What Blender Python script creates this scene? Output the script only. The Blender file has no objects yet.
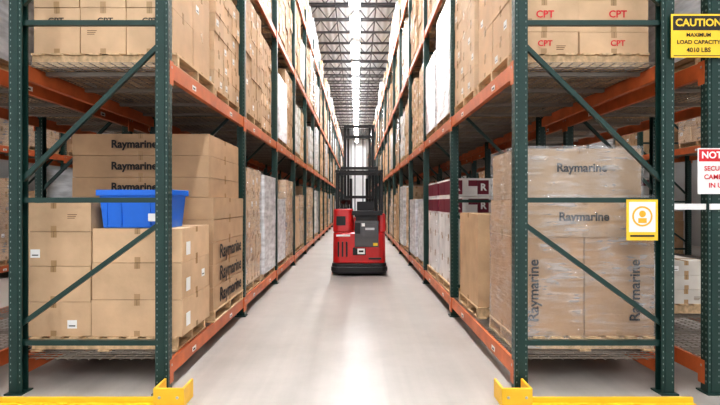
import bpy, math, random
from mathutils import Matrix, Vector
random.seed(7)
S=bpy.context.scene
COL=S.collection
CH=1.6
# ---------------------------------------------------------------- materials
def mat(name,base,rough=.5,metal=0,noise=0,nscale=8,bump=0,bscale=60,attr=False,emit=0,coat=0,stretch=(1,1,1)):
    m=bpy.data.materials.new(name); m.use_nodes=True
    nt=m.node_tree; N=nt.nodes; L=nt.links
    b=N['Principled BSDF']
    b.inputs['Roughness'].default_value=rough; b.inputs['Metallic'].default_value=metal
    b.inputs['Base Color'].default_value=(*base,1)
    b.inputs['Coat Weight'].default_value=coat
    tc=N.new('ShaderNodeTexCoord'); mp=N.new('ShaderNodeMapping'); mp.inputs['Scale'].default_value=stretch
    L.new(tc.outputs['Object'],mp.inputs['Vector'])
    src=None
    if attr:
        a=N.new('ShaderNodeAttribute'); a.attribute_name='Col'; src=a.outputs['Color']
    if noise>0:
        n=N.new('ShaderNodeTexNoise'); n.inputs['Scale'].default_value=nscale; n.inputs['Detail'].default_value=5
        L.new(mp.outputs[0],n.inputs['Vector'])
        r=N.new('ShaderNodeMapRange'); r.inputs['From Min'].default_value=.3; r.inputs['From Max'].default_value=.7
        r.inputs['To Min'].default_value=1-noise; r.inputs['To Max'].default_value=1+noise
        L.new(n.outputs['Fac'],r.inputs['Value'])
        mx=N.new('ShaderNodeVectorMath'); mx.operation='SCALE'
        if src: L.new(src,mx.inputs[0])
        else: mx.inputs[0].default_value=base
        L.new(r.outputs[0],mx.inputs['Scale']); src=mx.outputs[0]
    if src: L.new(src,b.inputs['Base Color'])
    if bump>0:
        n2=N.new('ShaderNodeTexNoise'); n2.inputs['Scale'].default_value=bscale; n2.inputs['Detail'].default_value=3
        L.new(mp.outputs[0],n2.inputs['Vector'])
        bp=N.new('ShaderNodeBump'); bp.inputs['Strength'].default_value=bump; bp.inputs['Distance'].default_value=.01
        L.new(n2.outputs['Fac'],bp.inputs['Height']); L.new(bp.outputs[0],b.inputs['Normal'])
    if emit>0:
        b.inputs['Emission Color'].default_value=(*base,1); b.inputs['Emission Strength'].default_value=emit
    return m
M={}
M['card']=mat('cardboard',(.6,.38,.2),.8,noise=.11,nscale=4,bump=.18,bscale=25,attr=True)
M['tape']=mat('packing_tape',(.44,.29,.16),.25,noise=.05)
M['label']=mat('paper_label',(.85,.85,.83),.6)
M['ink']=mat('black_ink',(.02,.018,.018),.6)
M['seam']=mat('carton_seam',(.16,.09,.045),.8)
M['wood']=mat('pallet_wood',(.60,.43,.26),.8,noise=.25,nscale=4,bump=.3,bscale=20,stretch=(6,1,6))
M['green']=mat('green_rack_paint',(.011,.040,.033),.35,noise=.12,nscale=6)
M['hole']=mat('punched_hole',(.2,.25,.23),.8)
M['orange']=mat('orange_beam_paint',(.54,.14,.045),.42,noise=.18,nscale=5)
M['wire']=mat('galvanized_wire',(.27,.24,.21),.4,metal=.3)
M['yellow']=mat('safety_yellow_paint',(.85,.50,.03),.4,noise=.06)
M['red']=mat('red_truck_paint',(.5,.012,.012),.28,noise=.04,coat=.4)
M['black']=mat('black_painted_steel',(.014,.014,.015),.4,noise=.1)
M['rubber']=mat('black_rubber',(.02,.02,.02),.8)
M['grey']=mat('grey_panel',(.10,.10,.105),.45,noise=.06)
M['steel']=mat('brushed_steel',(.5,.5,.5),.3,metal=.8)
M['joist']=mat('grey_joist_paint',(.10,.10,.11),.6)
M['blue']=mat('blue_plastic',(.015,.16,.68),.3,noise=.03)
M['white']=mat('white_paint',(.8,.8,.78),.5,noise=.03)
M['maroon']=mat('maroon_print',(.16,.012,.03),.6)
M['signyellow']=mat('sign_yellow',(.9,.58,.04),.4)
M['signred']=mat('sign_red',(.65,.02,.03),.4)
M['signorange']=mat('sign_orange',(.9,.45,.03),.4)
M['lamp']=mat('lamp_diffuser',(.97,.98,1),.5,emit=78)
M['upfill']=mat('added_uplight_fill',(.97,.98,1),.5,emit=9)  # added glow for the fixture tops, brightens the ceiling
M['rooffill']=mat('added_roof_fill_panel',(.95,.97,1),.5,emit=1.4)  # invented glowing roof panel, there to brighten the ceiling
M['wallm']=mat('painted_wall',(.5,.5,.5),.8,noise=.04,nscale=1,bump=.1)
M['wallw']=mat('white_painted_wall',(.85,.85,.85),.8,noise=.03,nscale=1,bump=.1)
def ceiling_mat():
    m=mat('corrugated_steel_deck',(.82,.83,.84),.6)
    nt=m.node_tree;N=nt.nodes;L=nt.links
    w=N.new('ShaderNodeTexWave'); w.inputs['Scale'].default_value=1.1; w.bands_direction='X'
    tc=[n for n in N if n.type=='TEX_COORD'][0]
    L.new(tc.outputs['Object'],w.inputs['Vector'])
    bp=N.new('ShaderNodeBump'); bp.inputs['Strength'].default_value=.8; bp.inputs['Distance'].default_value=.05
    L.new(w.outputs['Fac'],bp.inputs['Height']); L.new(bp.outputs[0],N['Principled BSDF'].inputs['Normal'])
    return m
M['deck']=ceiling_mat()
def floor_mat():
    m=bpy.data.materials.new('sealed_concrete'); m.use_nodes=True
    nt=m.node_tree;N=nt.nodes;L=nt.links;b=N['Principled BSDF']
    tc=N.new('ShaderNodeTexCoord')
    n=N.new('ShaderNodeTexNoise'); n.inputs['Scale'].default_value=.9; n.inputs['Detail'].default_value=9; n.inputs['Roughness'].default_value=.65
    L.new(tc.outputs['Object'],n.inputs['Vector'])
    cr=N.new('ShaderNodeValToRGB')
    cr.color_ramp.elements[0].position=.25; cr.color_ramp.elements[0].color=(.345,.315,.285,1)
    cr.color_ramp.elements[1].position=.75; cr.color_ramp.elements[1].color=(.465,.43,.395,1)
    L.new(n.outputs['Fac'],cr.inputs['Fac'])
    mp=N.new('ShaderNodeMapping'); mp.inputs['Scale'].default_value=(3.2,.12,1)
    L.new(tc.outputs['Object'],mp.inputs['Vector'])
    n2=N.new('ShaderNodeTexNoise'); n2.inputs['Scale'].default_value=1.6; n2.inputs['Detail'].default_value=7
    L.new(mp.outputs[0],n2.inputs['Vector'])
    r=N.new('ShaderNodeMapRange'); r.inputs['From Min'].default_value=.35; r.inputs['From Max'].default_value=.65; r.inputs['To Min'].default_value=.88; r.inputs['To Max'].default_value=1.06
    L.new(n2.outputs['Fac'],r.inputs['Value'])
    mx=N.new('ShaderNodeVectorMath'); mx.operation='SCALE'
    L.new(cr.outputs[0],mx.inputs[0]); L.new(r.outputs[0],mx.inputs['Scale']); L.new(mx.outputs[0],b.inputs['Base Color'])
    r2=N.new('ShaderNodeMapRange'); r2.inputs['From Min'].default_value=.3;r2.inputs['From Max'].default_value=.7;r2.inputs['To Min'].default_value=.28; r2.inputs['To Max'].default_value=.42
    L.new(n2.outputs['Fac'],r2.inputs['Value']); L.new(r2.outputs[0],b.inputs['Roughness'])
    b.inputs['Specular IOR Level'].default_value=.42
    return m
M['floor']=floor_mat()
def wrap_mat():
    m=bpy.data.materials.new('stretch_wrap_film'); m.use_nodes=True
    nt=m.node_tree;N=nt.nodes;L=nt.links
    out=N['Material Output']; b=N['Principled BSDF']
    b.inputs['Base Color'].default_value=(.72,.74,.76,1); b.inputs['Roughness'].default_value=.12; b.inputs['Specular IOR Level'].default_value=.9
    b.inputs['Coat Weight'].default_value=1; b.inputs['Coat Roughness'].default_value=.05
    tc=N.new('ShaderNodeTexCoord'); mp=N.new('ShaderNodeMapping'); mp.inputs['Scale'].default_value=(1.6,1.6,1.1); mp.inputs['Rotation'].default_value=(.3,.75,0)
    n=N.new('ShaderNodeTexNoise'); n.inputs['Scale'].default_value=2.2; n.inputs['Detail'].default_value=7; n.inputs['Distortion'].default_value=.5
    L.new(tc.outputs['Object'],mp.inputs[0]); L.new(mp.outputs[0],n.inputs['Vector'])
    mp2=N.new('ShaderNodeMapping'); mp2.inputs['Scale'].default_value=(1,1,7); mp2.inputs['Rotation'].default_value=(.4,.6,0)
    n3=N.new('ShaderNodeTexNoise'); n3.inputs['Scale'].default_value=3.5; n3.inputs['Detail'].default_value=4; n3.inputs['Distortion'].default_value=.4
    L.new(tc.outputs['Object'],mp2.inputs[0]); L.new(mp2.outputs[0],n3.inputs['Vector'])
    bp=N.new('ShaderNodeBump'); bp.inputs['Strength'].default_value=.6; bp.inputs['Distance'].default_value=.035
    L.new(n3.outputs['Fac'],bp.inputs['Height']); L.new(bp.outputs[0],b.inputs['Normal']); L.new(bp.outputs[0],b.inputs['Coat Normal'])
    ad=N.new('ShaderNodeMath'); ad.operation='MULTIPLY'; L.new(n.outputs['Fac'],ad.inputs[0]); L.new(n3.outputs['Fac'],ad.inputs[1])
    r=N.new('ShaderNodeMapRange'); r.inputs['From Min'].default_value=.2; r.inputs['From Max'].default_value=.42; r.inputs['To Min'].default_value=.12; r.inputs['To Max'].default_value=.5
    L.new(ad.outputs[0],r.inputs['Value'])
    t=N.new('ShaderNodeBsdfTransparent'); mx=N.new('ShaderNodeMixShader')
    L.new(r.outputs[0],mx.inputs[0]); L.new(t.outputs[0],mx.inputs[1]); L.new(b.outputs[0],mx.inputs[2]); L.new(mx.outputs[0],out.inputs[0])
    return m
M['wrap']=wrap_mat()
M['wrapw']=mat('opaque_white_wrap',(.66,.67,.69),.22,noise=.25,nscale=4,bump=.7,bscale=8,stretch=(1,1,4))
# ---------------------------------------------------------------- mesh builder
class MB:
    def __init__(s): s.v=[];s.f=[];s.m=[];s.c=[];s.names=[]
    def mi(s,k):
        if k not in s.names: s.names.append(k)
        return s.names.index(k)
    def add(s,vs,fs,k,col=(1,1,1)):
        o=len(s.v); s.v+= [tuple(p) for p in vs]; i=s.mi(k)
        for f in fs: s.f.append([o+j for j in f]); s.m.append(i); s.c.append(col)
    def box(s,x0,x1,y0,y1,z0,z1,k,col=(1,1,1),T=None):
        if x0>x1:x0,x1=x1,x0
        vs=[Vector((x,y,z)) for z in(z0,z1) for y in(y0,y1) for x in(x0,x1)]
        if T: vs=[T@p for p in vs]
        s.add(vs,[(0,2,3,1),(4,5,7,6),(0,1,5,4),(2,6,7,3),(0,4,6,2),(1,3,7,5)],k,col)
    def bar(s,a,b,w,h,k):
        a=Vector(a);b=Vector(b);d=b-a;L=d.length
        q=d.to_track_quat('X','Z').to_matrix().to_4x4()
        s.box(0,L,-w/2,w/2,-h/2,h/2,k,T=Matrix.Translation(a)@q)
    def cyl(s,a,b,r,k,n=14,r2=None):
        a=Vector(a);b=Vector(b);d=b-a;L=d.length; r2=r if r2 is None else r2
        T=Matrix.Translation(a)@d.to_track_quat('Z','Y').to_matrix().to_4x4()
        vs=[T@Vector((r*math.cos(t*2*math.pi/n),r*math.sin(t*2*math.pi/n),0)) for t in range(n)]+[T@Vector((r2*math.cos(t*2*math.pi/n),r2*math.sin(t*2*math.pi/n),L)) for t in range(n)]
        s.add(vs,[(i,(i+1)%n,n+(i+1)%n,n+i) for i in range(n)]+[tuple(range(n))[::-1],tuple(range(n,2*n))],k)
    def prism(s,pts,z0,z1,k,sc=1.0):
        n=len(pts)
        cx=sum(p[0] for p in pts)/n; cy=sum(p[1] for p in pts)/n
        vs=[(p[0],p[1],z0) for p in pts]+[(cx+(p[0]-cx)*sc,cy+(p[1]-cy)*sc,z1) for p in pts]
        s.add(vs,[(i,(i+1)%n,n+(i+1)%n,n+i) for i in range(n)]+[tuple(range(n))[::-1],tuple(range(n,2*n))],k)
    def mesh(s,name):
        me=bpy.data.meshes.new(name); me.from_pydata(s.v,[],s.f)
        for k in s.names: me.materials.append(M[k])
        me.polygons.foreach_set('material_index',s.m)
        at=me.color_attributes.new('Col','FLOAT_COLOR','CORNER')
        buf=[]
        for p,c in zip(me.polygons,s.c): buf+=[c[0],c[1],c[2],1]*p.loop_total
        at.data.foreach_set('color',buf); me.update()
        return me
    def obj(s,name,loc=(0,0,0),parent=None,bevel=0,rz=0):
        return place(s.mesh(name),name,loc,parent,bevel,rz)
def place(me,name,loc=(0,0,0),parent=None,bevel=0,rz=0):
    o=bpy.data.objects.new(name,me); COL.objects.link(o); o.location=loc; o.rotation_euler[2]=rz
    if parent: o.parent=parent
    if bevel:
        b=o.modifiers.new('bevel','BEVEL'); b.width=bevel; b.segments=2; b.limit_method='ANGLE'
    return o
def empty(name,loc=(0,0,0)):
    o=bpy.data.objects.new(name,None); COL.objects.link(o); o.location=loc; o.empty_display_size=.1; return o
def rrect(x0,x1,y0,y1,r,n=5):
    pts=[]
    for cx,cy,a0 in((x1-r,y1-r,0),(x0+r,y1-r,90),(x0+r,y0+r,180),(x1-r,y0+r,270)):
        for i in range(n+1):
            a=math.radians(a0+90*i/n); pts.append((cx+r*math.cos(a),cy+r*math.sin(a)))
    return pts
tcache={}
def text(s,width,loc,face,parent,k='ink',bold=.02,spin=0,name='printed_text'):
    key=(s,k,bold)
    if key not in tcache:
        c=bpy.data.curves.new(name,'FONT'); c.body=s; c.align_x='CENTER'; c.align_y='CENTER'; c.offset=bold; c.extrude=.002
        c.materials.append(M[k]); c.resolution_u=3
        o=bpy.data.objects.new('tmp',c); COL.objects.link(o); bpy.context.view_layer.update()
        w=o.dimensions.x; me=bpy.data.meshes.new_from_object(o.evaluated_get(bpy.context.evaluated_depsgraph_get()))
        bpy.data.objects.remove(o); tcache[key]=(me,w)
    me,w=tcache[key]
    o=bpy.data.objects.new(name,me); COL.objects.link(o)
    R={'f':Matrix.Rotation(math.pi/2,4,'X'),
       '+x':Matrix.Rotation(math.pi/2,4,'Z')@Matrix.Rotation(math.pi/2,4,'X'),
       '-x':Matrix.Rotation(-math.pi/2,4,'Z')@Matrix.Rotation(math.pi/2,4,'X')}[face]
    o.matrix_world=Matrix.Translation(loc)@R@Matrix.Rotation(spin,4,'Z')@Matrix.Scale(width/w,4)
    o.parent=parent
    return o
# ---------------------------------------------------------------- room
def slab(name,x0,x1,y0,y1,z0,z1,k):
    b=MB(); b.box(x0,x1,y0,y1,z0,z1,k); return b.obj(name)
XW=12.5; YE=58; ZC=10.0
slab('floor',-XW,XW,-8,YE,-.2,0,'floor')
slab('ceiling',-XW,XW,-8,YE,ZC,ZC+.1,'deck')
slab('wall_left',-XW-.2,-XW,-8,YE,0,ZC,'wallm')
slab('wall_right',XW,XW+.2,-8,YE,0,ZC,'wallm')
slab('wall_far',-XW,XW,YE,YE+.2,0,ZC,'wallw')
jb=MB(); zt=ZC-.02; zb=ZC-.62
jb.box(-XW,XW,-.05,.05,zt-.06,zt,'joist'); jb.box(-XW,XW,-.045,.045,zb,zb+.06,'joist')
n=60; dx=2*XW/n
for i in range(n):
    x=-XW+i*dx; a=(x,0,zb+.03 if i%2 else zt-.03); b_=(x+dx,0,zt-.03 if i%2 else zb+.03)
    jb.bar(a,b_,.035,.035,'joist')
jm=jb.mesh('roof_joist')
e=empty('roof_joists')
y=-6
while y<YE-.5:
    place(jm,'roof_joist_bar',(0,y,0),e); y+=1.5
gb=MB()
for x in(-6.2,-.85,.75,6.2):
    gb.box(x-.025,x+.025,-7,YE-.3,ZC-.66,ZC-.62,'joist')
for x in (-2.6,2.9):
    gb.cyl((x,-7,ZC-.7),(x,YE-.3,ZC-.7),.05,'white',8)
gb.obj('sprinkler_pipes')
sb=MB(); yy=3.2  # glowing panels over the side aisles, added to lift the ceiling brightness
while yy<56:
    for x in(-5.9,5.75): sb.box(x-1.25,x+1.25,yy,yy+1.1,ZC-.03,ZC-.004,'rooffill'); sb.box(x-1.3,x+1.3,yy-.05,yy,ZC-.05,ZC-.002,'white'); sb.box(x-1.3,x+1.3,yy+1.1,yy+1.15,ZC-.05,ZC-.002,'white')
    yy+=3
sb.obj('added_roof_fill_panels')
lb=MB()
lb.box(-.22,.22,-1.15,1.15,.03,.10,'white'); lb.box(-.18,.18,-1.1,1.1,0,.03,'lamp'); lb.box(-.16,.16,-1.05,1.05,.10,.115,'upfill')  # top strip is an added glow that lights the ceiling
for xx in(-.19,.19):
    for yy in(-.7,.7): lb.cyl((xx,yy,.10),(xx,yy,.995),.006,'steel',6)
lm=lb.mesh('high_bay_light')
yy=-4.6
while yy<56: place(lm,'high_bay_light',(-.08,yy,9.0)); yy+=3.0
for x in(-5.9,5.75):
    yy=-2
    while yy<40: place(lm,'high_bay_light',(x,yy,9.0)); yy+=5.2
# ---------------------------------------------------------------- racks
D=1.33; Y0=3.86; BL=2.6; PW=.108; PD=.08
LV=[.27,2.80,4.98,7.15]; HT=7.6
def frame_mesh(s):
    b=MB()
    for xa in(0,D-PW):
        x0,x1=s*xa,s*(xa+PW)
        if x0>x1:x0,x1=x1,x0
        t=.012
        b.box(x0,x1,-PD/2,-PD/2+t,0,HT,'green'); b.box(x0,x1,PD/2-t,PD/2,0,HT,'green')
        outer=(x0 if (s*xa==0)==(s>0) else x1)
        if outer==x0: b.box(x0,x0+t,-PD/2+t,PD/2-t,0,HT,'green')
        else: b.box(x1-t,x1,-PD/2+t,PD/2-t,0,HT,'green')
        b.box(x0+.03,x1-.03,-PD/2-.004,-PD/2,.02,HT,'green')
        b.box(x0-.02,x1+.02,-PD/2-.03,PD/2+.03,0,.012,'green')
        z=.1
        while z<HT-.05:
            for xx in(x0+.016,x1-.016): b.box(xx-.0035,xx+.0035,-PD/2-.0015,-PD/2,z-.007,z+.007,'hole')
            for yy in(-.02,.02): b.box(outer-.0015,outer+.0015,yy-.005,yy+.005,z-.009,z+.009,'hole')
            z+=.051
    xi,xo=s*(PW-.02),s*(D-PW+.02)
    for z in(.42,1.62,3.11,4.55,5.99,7.3): b.bar((xi,0,z),(xo,0,z),.035,.042,'green')
    for zi,zo in((1.42,.58),(2.93,1.79),(4.38,3.27),(5.82,4.71),(7.15,6.12)): b.bar((xi,0,zi),(xo,0,zo),.032,.038,'green')
    return b.mesh('upright_frame')
def bay_mesh(s):
    b=MB(); y0=PD/2; y1=BL-PD/2
    for z in LV:
        for xa,w in((.01,.05),(D-.06,.05)):
            b.box(s*xa,s*(xa+w),y0,y1,z-.14,z-.03,'orange')
            b.box(s*(xa+(0 if xa<.5 else .02)),s*(xa+(.03 if xa<.5 else .05)),y0,y1,z-.03,z-.005,'orange')
            xf=s*(xa-.012 if xa<.5 else xa+w)
            for ya,yb in((y0-.045,y0+.03),(y1-.03,y1+.045)):
                b.box(xf,xf+s*.012,ya,yb,z-.2,z+.0,'orange')
                b.box(xf-s*.002,xf,(ya+yb)/2-.008,(ya+yb)/2+.008,z-.06,z-.04,'steel')
        for yy in(.55,1.85):
            b.box(s*.008,s*.01,yy,yy+.10,z-.11,z-.065,'label'); b.box(s*.006,s*.008,yy+.02,yy+.07,z-.1,z-.085,'ink')
        yy=y0+.03
        while yy<y1: b.box(s*.03,s*(D-.03),yy-.0035,yy+.0035,z-.006,z,'wire'); yy+=.055
        xx=.08
        while xx<D-.05: b.box(s*(xx-.0035),s*(xx+.0035),y0,y1,z-.011,z-.006,'wire'); xx+=.09
        for yy in(.35,.95,1.65,2.25): b.box(s*.06,s*(D-.06),yy-.025,yy+.025,z-.045,z-.011,'wire')
    return b.mesh('shelf_bay')
FM={1:frame_mesh(1),-1:frame_mesh(-1)}; BM={1:bay_mesh(1),-1:bay_mesh(-1)}
def rack(x,s,nb):
    e=empty('pallet_rack',(x,Y0,0))
    for k in range(nb+1):
        place(FM[s],'upright_frame_%d'%k,(0,k*BL,0),e)
        if k<nb: place(BM[s],'shelf_bay_%d'%k,(0,k*BL,0),e)
    return e
XL,XR=-1.575,1.317; G=.28
XL2,XR2=XL-D-G,XR+D+G; XL3,XR3=XL2-D-2.9,XR2+D+2.9
rack(XL,-1,20); rack(XR,1,20); rack(XL2,-1,20); rack(XR2,1,20); rack(XL3,-1,18); rack(XR3,1,18)
# ---------------------------------------------------------------- loads
TAN=[(.62,.43,.27),(.55,.375,.225),(.65,.47,.305),(.45,.30,.18),(.59,.405,.245)]
WHT=(.72,.72,.70)
def pallet(b,w,d,k='wood'):
    for yy in(-d/2+.02,-.02,d/2-.06): b.box(-w/2,w/2,yy,yy+.04,.016,.112,k)
    n=8
    for i in range(n):
        xx=-w/2+i*(w-.1)/(n-1); b.box(xx,xx+.1,-d/2,d/2,.112,.13,k)
    for i in(0,.5,1):
        xx=-w/2+i*(w-.1); b.box(xx,xx+.1,-d/2,d/2,0,.016,k)
def carton(b,x0,x1,y0,y1,z0,z1,col,label=True,tape=True,rnd=random):
    j=lambda:rnd.uniform(.001,.009)
    x0+=j();x1-=j();y0+=j();y1-=j();z1-=.004
    b.box(x0,x1,y0,y1,z0,z1,'card',col)
    cx=(x0+x1)/2;cy=(y0+y1)/2;e=.0012;t=.025
    if tape:
        b.box(cx-t,cx+t,y0-e,y1+e,z1-.05,z1+e,'tape'); b.box(x0-e,x1+e,cy-t,cy+t,z1-.05,z1+e,'tape')
        b.box(cx-t,cx+t,y0-e,y1+e,z0,z0+.05,'tape'); b.box(x0-e,x1+e,cy-t,cy+t,z0,z0+.05,'tape')
        b.box(cx-.0015,cx+.0015,y0-e*2,y1+e*2,z1-.05,z1+e*2,'seam')
    if label:
        h=min(.075,(z1-z0)*.35); w=.085
        lz=z0+(z1-z0)*rnd.uniform(.35,.6)
        a=rnd.choice((-1,1))
        lx=cx+a*(x1-x0)*.25; ly=cy+a*(y1-y0)*.25
        kind=rnd.random()
        if x1-x0>.2:
            if kind<.35:
                b.box(lx-w/2,lx+w/2,y0-e,y0,lz-h/2,lz+h/2,'label'); b.box(lx-w/3,lx+w/3,y0-e*2,y0-e,lz-h/4,lz-h/8,'ink')
            else:
                for q in range(3): b.box(lx-w*.5,lx+w*(.5-.12*q),y0-e,y0,lz-q*.016,lz-q*.016+.006,'seam')
        for xf,sg in((x0,-1),(x1,1)):
            if kind<.7:
                b.box(xf,xf+sg*e,ly-w/2,ly+w/2,lz-h/2,lz+h/2,'label'); b.box(xf+sg*e,xf+sg*e*2,ly-w/3,ly+w/3,lz-h/4,lz-h/8,'ink')
def load(seed,w,d,H,nx,ny,nz,wrap=None,cols=None,label=.6,ragged=True):
    r=random.Random(seed); b=MB(); pallet(b,w,d)
    base=cols or [r.choice(TAN)]
    hz=(H-.13)/nz
    for k in range(nz):
        lc=r.uniform(.86,1.08)
        for i in range(nx):
            for jj in range(ny):
                if ragged and k==nz-1 and r.random()<.3: continue
                c=r.choice(base); f=lc*r.uniform(.93,1.06)
                c=tuple(q*f for q in c)
                o=r.uniform(-.012,.012)
                carton(b,-w/2+i*w/nx+o,-w/2+(i+1)*w/nx+o,-d/2+jj*d/ny,-d/2+(jj+1)*d/ny,.13+k*hz,.13+(k+1)*hz,c,r.random()<label,hz>.15,r)
    if wrap: wrapshell(b,w,d,.1,H+.004,wrap,r)
    return b.mesh('loaded_pallet')
def wrapshell(b,w,d,z0,z1,k,r,dx=0,dy=0):
    nz=9
    base=rrect(-w/2-.012,w/2+.012,-d/2-.012,d/2+.012,.03,2)
    pts=[]
    for i in range(len(base)):
        p=Vector(base[i]);q=Vector(base[(i+1)%len(base)])
        m=max(1,int((q-p).length/.16))
        for t in range(m): pts.append(p+(q-p)*t/m)
    n=len(pts); vs=[]
    for k2 in range(nz+1):
        for p in pts:
            o=1+r.uniform(0,.014); vs.append((p.x*o+dx,p.y*o+dy,z0+(z1-z0)*k2/nz))
    fs=[]
    for k2 in range(nz):
        for i in range(n): fs.append((k2*n+i,k2*n+(i+1)%n,(k2+1)*n+(i+1)%n,(k2+1)*n+i))
    fs.append(tuple(range(nz*n,(nz+1)*n)))
    b.add(vs,fs,k)
W=1.2;DP=1.1
V={}
V['low']=[load(1,W,DP,1.1,3,2,3),load(2,W,DP,.9,2,3,3,cols=[TAN[1]]),load(3,W,DP,1.2,4,3,4,cols=[WHT]),load(4,W,DP,.8,2,2,2,cols=[TAN[3]]),load(5,W,DP,1.3,2,2,2,wrap='wrapw'),load(6,W,DP,1.4,3,3,5)]
V['mid']=[load(11,W,DP,1.35,3,3,5),load(12,W,DP,1.3,2,2,3,cols=[TAN[3]]),load(13,W,DP,1.55,3,2,4,wrap='wrap'),load(14,W,DP,1.45,4,3,6,cols=[TAN[2],TAN[0]]),
          load(15,W,DP,1.5,1,2,2,cols=[TAN[4]]),load(16,W,DP,1.4,2,2,3,wrap='wrapw'),load(17,W,DP,1.5,2,3,5,cols=[TAN[2]],label=.9),load(18,W,DP,1.4,3,3,5,cols=[WHT]),load(19,W,DP,1.6,2,3,6,cols=[TAN[1],TAN[3]])]
V['tall']=[load(21,W,DP,1.85,3,3,6,ragged=False),load(22,W,DP,1.8,2,2,4,cols=[TAN[1]]),load(23,W,DP,1.85,2,3,5,wrap='wrap',ragged=False),load(24,W,DP,1.75,4,3,8,cols=[TAN[2]]),load(25,W,DP,1.8,2,2,3,wrap='wrapw'),load(26,W,DP,1.9,3,2,5,cols=[TAN[3],TAN[4]])]
def putload(me,name,xc,yc,z,flip=False):
    return place(me,name,(xc,yc,z),rz=math.pi if flip else 0)
R=random.Random(5)
def fill(x,s,k0,k1,levels,prob=1.0,skip=()):
    for k in range(k0,k1):
        for li in levels:
            for h in(0,1):
                if (k,li,h) in skip or R.random()>prob: continue
                if li==3: me=R.choice(V['low'])
                else: me=R.choice(V['mid']+V['tall'])
                nm='wrapped_pallet_load' if any(m.name.startswith(('stretch','opaque')) for m in me.materials) else 'pallet_of_cardboard_boxes'
                yc=Y0+k*BL+(.69,1.91)[h]+R.uniform(-.03,.03)
                putload(me,nm,x+s*(D/2+R.uniform(-.05,.02)),yc,LV[li],R.random()<.5)
skL={(0,0,0),(0,0,1),(0,1,0),(0,1,1),(1,0,0)}
skR={(0,0,0),(0,0,1),(1,0,0),(0,1,0),(0,1,1),(1,0,1),(1,1,0),(1,1,1)}
fill(XL,-1,0,20,(0,1,2,3),.97,skL); fill(XR,1,0,20,(0,1,2,3),.97,skR)
fill(XL2,-1,0,9,(0,1,2),.8,{(0,0,0),(0,0,1)}); fill(XR2,1,0,9,(0,1,2),.7,{(0,0,0),(0,0,1),(1,0,0)})
fill(XL3,-1,0,9,(0,1,2),.7); fill(XR3,1,0,9,(0,1,2),.6)
putload(V['tall'][2],'wrapped_pallet_load',-2.22,Y0+BL+.69,LV[0])
putload(V['tall'][4],'wrapped_pallet_load',1.95,Y0+BL+.69,LV[1]); putload(V['mid'][5],'wrapped_pallet_load',1.95,Y0+BL+1.91,LV[1])
def custom(b,x0,x1,y0,y1,zs,nx,ny,col,r,label=.4,tape=True):
    for z0,z1 in zip(zs[:-1],zs[1:]):
        for i in range(nx):
            for j in range(ny):
                f=r.uniform(.93,1.05)
                carton(b,x0+(x1-x0)*i/nx,x0+(x1-x0)*(i+1)/nx,y0+(y1-y0)*j/ny,y0+(y1-y0)*(j+1)/ny,z0,z1,tuple(q*f for q in col),r.random()<label,tape,r)
z=LV[0]
# ---- left front stack of plain cartons
b=MB(); r=random.Random(3)
pallet(b,1.3,.8)
custom(b,-.80,-.12,-.38,.38,[.13,.44,.76,1.07,1.33],1,1,TAN[0],r,.9)
custom(b,-.12,.70,-.38,.38,[.13,.46,.79,1.10],1,1,TAN[0],r,.9)
for zz in(.2,.52,.85): b.box(.701,.704,-.3,-.2,zz,zz+.12,'label')
b.obj('pallet_of_cardboard_boxes',(-2.26,4.48,z))
bb=MB(); zb_=z+1.101
def bin_(b,w0,d0,w1,d1,h):
    t=.012
    def ring(w,d,z): return [(-w/2,-d/2,z),(w/2,-d/2,z),(w/2,d/2,z),(-w/2,d/2,z)]
    vs=ring(w0,d0,0)+ring(w1,d1,h)+ring(w1-2*t,d1-2*t,h)+ring(w0-2*t,d0-2*t,t)
    fs=[(3,2,1,0),(12,13,14,15)]
    for a in(0,4,8):
        for i in range(4): fs.append((a+i,a+(i+1)%4,a+4+(i+1)%4,a+4+i))
    b.add(vs,fs,'blue')
    for s_ in(-1,1):
        b.box(-w1/2-.02,w1/2+.02,s_*d1/2-.012,s_*d1/2+.012,h-.05,h+.004,'blue'); b.box(s_*(w1/2)-.012,s_*(w1/2)+.014,-d1/2,d1/2,h-.05,h+.004,'blue')
    for i in range(-2,3):
        if i: b.box(i*.13-.006,i*.13+.006,-d1/2+.003,-d0/2,.02,h-.06,'blue')
bin_(bb,.60,.30,.66,.35,.34)
bb.box(.12,.24,-.19,-.18,.06,.13,'label')
bb.obj('blue_plastic_bin',(-1.995,4.295,zb_),bevel=.006)
# ---- left big printed cartons
BROWN=(.47,.315,.19)
b=MB(); pallet(b,1.45,1.3)
custom(b,-.84,.72,-.66,.66,[.13,.39,.64,.89,1.14,1.39],1,1,BROWN,r,0)
custom(b,-.84,.67,-.66,.62,[1.39,1.61,1.85,2.09],1,1,BROWN,r,0)
P=b.obj('pallet_of_printed_cartons',(-2.30,5.70,z))
for zz in (1.50,1.73,1.97): text('Raymarine',.50,(-.15,-.668,zz),'f',P,bold=.03)
for zz in(.26,.51,.76): text('Raymarine',.95,(.724,.05,zz),'+x',P)
# ---- left level 1 front boxes
b=MB(); pallet(b,1.3,1.1)
custom(b,-.65,.6,-.52,.52,[.13,.55,.97,1.4,1.8],3,2,TAN[0],r,.5)
P=b.obj('pallet_of_printed_cartons',(-2.25,4.62,LV[1]))
for xx in(-.44,0,.4): text('CPT',.14,(xx,-.53,.42),'f',P)
putload(V['mid'][3],'pallet_of_cardboard_boxes',-2.24,5.85,LV[1])
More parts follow.
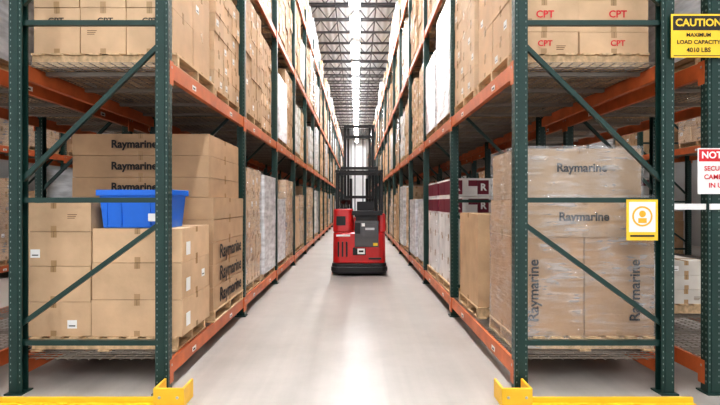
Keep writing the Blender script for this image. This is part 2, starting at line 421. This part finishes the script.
# ---- right level 1 front
b=MB(); pallet(b,1.25,1.1)
custom(b,-.62,.64,-.52,.52,[.13,.33,.62,.95,1.3,1.7],2,2,TAN[0],r,.3)
P=b.obj('pallet_of_printed_cartons',(1.98,4.62,LV[1]))
for xx in(-.3,.35):
    text('CPT',.16,(xx,-.53,.48),'f',P,k='signred'); text('CPT',.13,(xx,-.53,.22),'f',P,k='signred')
b=MB(); pallet(b,1.2,1.1); custom(b,-.6,.6,-.54,.54,[.13,.4,.67,.94,1.2,1.45,1.7],3,3,(.66,.49,.33),r,1)
b.obj('pallet_of_cardboard_boxes',(1.96,5.85,LV[1]))
# ---- right front wrapped pallet
b=MB(); pallet(b,1.25,.82)
custom(b,-.62,.64,-.38,.38,[.13,1.02],2,1,(.46,.29,.165),r,0)
custom(b,-.62,.64,-.38,.38,[1.02,1.36],1,1,(.52,.35,.21),r,0)
custom(b,-.60,.52,-.38,.38,[1.36,1.82],1,1,(.48,.34,.22),r,0)
wrapshell(b,1.25,.76,.02,1.40,'wrap',random.Random(2),.01)
wrapshell(b,1.13,.76,1.36,1.84,'wrap',random.Random(4),-.04)
P=b.obj('wrapped_pallet_of_printed_cartons',(2.04,4.50,z))
text('Raymarine',.45,(-.02,-.386,1.64),'f',P,bold=.03); text('Raymarine',.45,(-.0,-.386,1.2),'f',P,bold=.03)
text('Raymarine',.55,(-.45,-.386,.54),'f',P,spin=math.pi/2); text('Raymarine',.55,(.46,-.386,.54),'f',P,spin=math.pi/2)
# ---- right tall plain carton behind
b=MB(); pallet(b,1.2,1.0)
custom(b,-.60,-.16,-.47,.45,[.13,1.2],1,1,TAN[1],r,0)
custom(b,-.14,.55,-.45,.45,[.13,.6,1.1],1,2,TAN[1],r,.5)
b.obj('pallet_of_cardboard_boxes',(1.98,5.72,z))
def rbox(loc):
    b=MB(); pallet(b,1.2,1.05)
    rr=random.Random(9)
    custom(b,-.58,.58,-.5,.5,[.13,.45,.8,1.15],2,2,(.68,.66,.64),rr,.5)
    for k in range(2):
        z0=1.15+k*.27
        for i in range(3):
            x0=-.58+i*.387
            b.box(x0+.004,x0+.383,-.5,.5,z0,z0+.265,'card',(.78,.76,.74))
            b.box(x0+.003,x0+.16,-.502,.502,z0+.03,z0+.235,'maroon'); b.box(x0+.25,x0+.384,-.502,.502,z0+.15,z0+.235,'maroon')
        b.box(-.582,-.578,-.48,-.25,z0+.03,z0+.235,'maroon'); b.box(-.582,-.578,.05,.28,z0+.03,z0+.235,'maroon')
    o=b.obj('pallet_of_maroon_cartons',loc)
    for k in range(2):
        for i in range(3): text('R',.09,(-.58+i*.387+.08,-.505,1.15+k*.27+.13),'f',o,k='label',bold=.04)
rbox((1.96,7.2,z)); rbox((1.96,8.35,z)); rbox((XR2+.7,7.1,z))
b=MB(); pallet(b,1.2,1.0,); custom(b,-.55,.55,-.48,.48,[.13,.3,.47,.64],2,2,(.6,.56,.5),r,.4)
b.obj('pallet_of_cardboard_boxes',(XR2+.7,5.9,z))
# ---------------------------------------------------------------- guards
def guard(xa,xb,post_x):
    e=MB()
    e.box(xa,xb,3.56,3.66,0,.02,'yellow'); e.box(xa,xb,3.62,3.64,.02,.06,'yellow')
    e.box(post_x-.11,post_x+.11,3.57,3.59,0,.15,'yellow')
    for s_ in(-1,1): e.box(post_x+s_*.11-.01,post_x+s_*.11+.01,3.57,3.78,0,.15,'yellow')
    for xx in(-.07,.07): e.cyl((post_x+xx,3.57,.08),(post_x+xx,3.56,.08),.012,'steel',8)
    return e.obj('yellow_post_guard',bevel=.004)
guard(-2.98,-1.36,-1.47); guard(1.14,2.66,1.25)
# ---------------------------------------------------------------- signs
e=MB(); e.box(0,.45,0,.004,0,.36,'signyellow'); e.box(.015,.435,-.001,0,.225,.345,'ink'); e.box(.02,.43,-.001,0,.012,.018,'ink')
P=e.obj('caution_sign',(2.60,3.79,2.80))
text('CAUTION',.38,(.225,-.004,.285),'f',P,k='signyellow',bold=.03)
text('MAXIMUM',.2,(.225,-.004,.185),'f',P); text('LOAD CAPACITY',.36,(.225,-.004,.125),'f',P); text('4010 LBS',.2,(.225,-.004,.06),'f',P)
e=MB(); e.box(0,.34,0,.004,0,.38,'white'); e.box(.01,.33,-.001,0,.27,.37,'signred')
P=e.obj('notice_sign',(2.82,3.79,1.67))
text('NOTICE',.28,(.17,-.004,.32),'f',P,k='label',bold=.03)
for i,t in enumerate(('SECURITY','CAMERAS','IN USE')): text(t,.24 if i<2 else .16,(.17,-.004,.21-i*.07),'f',P,k='signred')
e=MB(); e.box(0,.26,0,.004,0,.34,'signyellow'); e.box(.02,.24,-.001,0,.07,.32,'white')
e.cyl((.13,-.002,.2),(.13,0,.2),.085,'signorange',24); e.cyl((.13,-.003,.2),(.13,-.002,.2),.07,'white',24)
e.cyl((.13,-.004,.22),(.13,-.003,.22),.028,'signorange',16); e.box(.095,.165,-.004,-.003,.145,.185,'signorange')
e.box(.03,.23,-.002,0,.03,.045,'ink')
e.obj('face_covering_sign',(2.24,3.805,1.285))
e=MB()
e.box(XR+D+.003,XR2-.003,3.835,3.86,1.54,1.59,'white'); e.box(XR2+.004,XR2+.5,3.80,3.812,1.54,1.59,'white'); e.obj('row_tie_bar')
# ---------------------------------------------------------------- reach truck
T=empty('reach_truck',(.05,9.95,0))
b=MB(); b.prism(rrect(-.6,.6,0,1.35,.16),.05,.27,'black'); b.prism(rrect(-.62,.62,-.03,.5,.16),.1,.2,'black')
b.obj('chassis_skirt',parent=T,bevel=.015)
b=MB()
b.prism(rrect(-.58,.58,.02,.95,.15),.27,.95,'red',.985)
b.prism(rrect(-.58,-.12,.04,.9,.12),.95,1.46,'red',.94)
b.prism(rrect(.42,.58,.05,.9,.06),.95,1.36,'red',.95)
b.obj('body_shell',parent=T,bevel=.03)
b=MB()
b.box(-.10,.42,.02,.07,.62,1.20,'grey'); b.box(-.08,.40,.05,.6,.95,1.32,'black')
b.box(-.16,.5,-.01,.12,1.32,1.42,'black'); b.box(-.10,.02,-.012,.03,.92,1.16,'black'); b.box(.1,.36,.0,.03,.85,1.12,'grey')
b.box(-.09,.41,.0,.03,.60,.63,'red'); b.box(.13,.33,-.006,.0,1.0,1.05,'steel')
b.obj('operator_backrest',parent=T,bevel=.02)
b=MB(); b.box(-.14,.14,-.0,.03,.46,.62,'black'); b.box(-.04,.12,-.012,.0,.48,.60,'label'); b.box(.05,.12,-.004,.02,1.08,1.15,'label')
b.box(-.01,.09,-.014,-.012,.52,.56,'ink'); b.box(.3,.4,-.0,.02,.66,.72,'signyellow')
for x in(-.47,-.38,-.29): b.box(x,x+.035,-.0,.03,.42,.75,'black')
b.box(.2,.48,0,.025,.36,.4,'black'); b.box(-.5,-.3,.03,.05,1.1,1.3,'black')
b.box(-.5,-.2,0.005,.03,.86,.9,'label')
b.obj('rear_vents_and_decals',parent=T)
b=MB()
for x in(-.38,.38): b.cyl((x-.06,.35,.14),(x+.06,.35,.14),.14,'rubber',20)
for x in(-.5,.5): b.cyl((x-.06,2.45,.1),(x+.06,2.45,.1),.1,'rubber',20)
b.obj('wheels',parent=T)
b=MB()
for x in(-.5,.5):
    b.box(x-.025,x+.025,.2,.25,1.2,2.28,'black'); b.box(x-.025,x+.025,1.2,1.25,.9,2.28,'black'); b.box(x-.03,x+.03,.15,1.35,2.26,2.32,'black')
for i in range(8): b.box(-.5,.5,.17+i*.16,.2+i*.16,2.27,2.31,'black')
b.box(-.05,.35,.62,.7,1.3,1.62,'black'); b.cyl((-.3,.5,1.4),(-.3,.6,1.62),.03,'black',10); b.cyl((-.3,.6,1.6),(-.3,.62,1.64),.12,'black',18)
b.obj('overhead_guard',parent=T)
b=MB(); b.box(-.56,.56,.95,1.35,.27,1.25,'red'); b.obj('battery_compartment',parent=T,bevel=.02)
b=MB()
for s_ in(-1,1):
    for x,zt_,yy in((.43,2.5,1.45),(.35,3.52,1.50)):
        x*=s_
        b.box(x-.035,x-.02,yy,yy+.14,.1,zt_,'black') ; b.box(x+.02,x+.035,yy,yy+.14,.1,zt_,'black'); b.box(x-.035,x+.035,yy+.06,yy+.08,.1,zt_,'black')
    b.box(s_*.27-.03,s_*.27+.03,1.56,1.68,.2,3.56,'black')
    b.cyl((s_*.2,1.55,.3),(s_*.2,1.55,2.2),.035,'black',12); b.cyl((s_*.2,1.55,2.2),(s_*.2,1.55,3.2),.02,'steel',10)
    b.box(s_*.1-.012,s_*.1+.012,1.55,1.56,.6,3.3,'black')
for zz,w in((3.46,.38),(3.2,.34),(2.42,.46),(1.7,.36),(.6,.46)): b.box(-w,w,1.47,1.54,zz,zz+.07,'black')
b.obj('mast',parent=T)
b=MB(); b.box(-.42,.42,1.75,1.8,.3,.42,'black'); b.box(-.42,.42,1.75,1.8,.7,.8,'black')
for i in range(6): b.box(-.42+i*.16,-.40+i*.16,1.78,1.8,.3,1.35,'black')
b.box(-.42,.42,1.78,1.8,1.35,1.38,'black')
for x in(-.25,.25): b.box(x-.05,x+.05,1.8,2.85,.28,.32,'steel'); b.box(x-.05,x+.05,1.77,1.81,.28,.8,'steel')
for x in(-.5,.5): b.box(x-.06,x+.06,1.3,2.5,.12,.26,'red')
b.obj('fork_carriage',parent=T)
# ---------------------------------------------------------------- world & camera
w=bpy.data.worlds.new('World'); S.world=w; w.use_nodes=True
w.node_tree.nodes['Background'].inputs[0].default_value=(.98,.98,1,1); w.node_tree.nodes['Background'].inputs[1].default_value=1.35
cd=bpy.data.cameras.new('camera'); cam=bpy.data.objects.new('camera',cd); COL.objects.link(cam)
cam.location=(0,0,CH); cam.rotation_euler=(math.pi/2,0,0); cd.lens=22.9; cd.sensor_width=36; cd.shift_x=.0042; cd.clip_end=200
S.camera=cam
S.view_settings.view_transform='Standard'; S.view_settings.exposure=-.08
for lk in('Medium High Contrast','High Contrast'):
    try:
        S.view_settings.look=lk; print('look',lk); break
    except Exception as ex: print(ex)
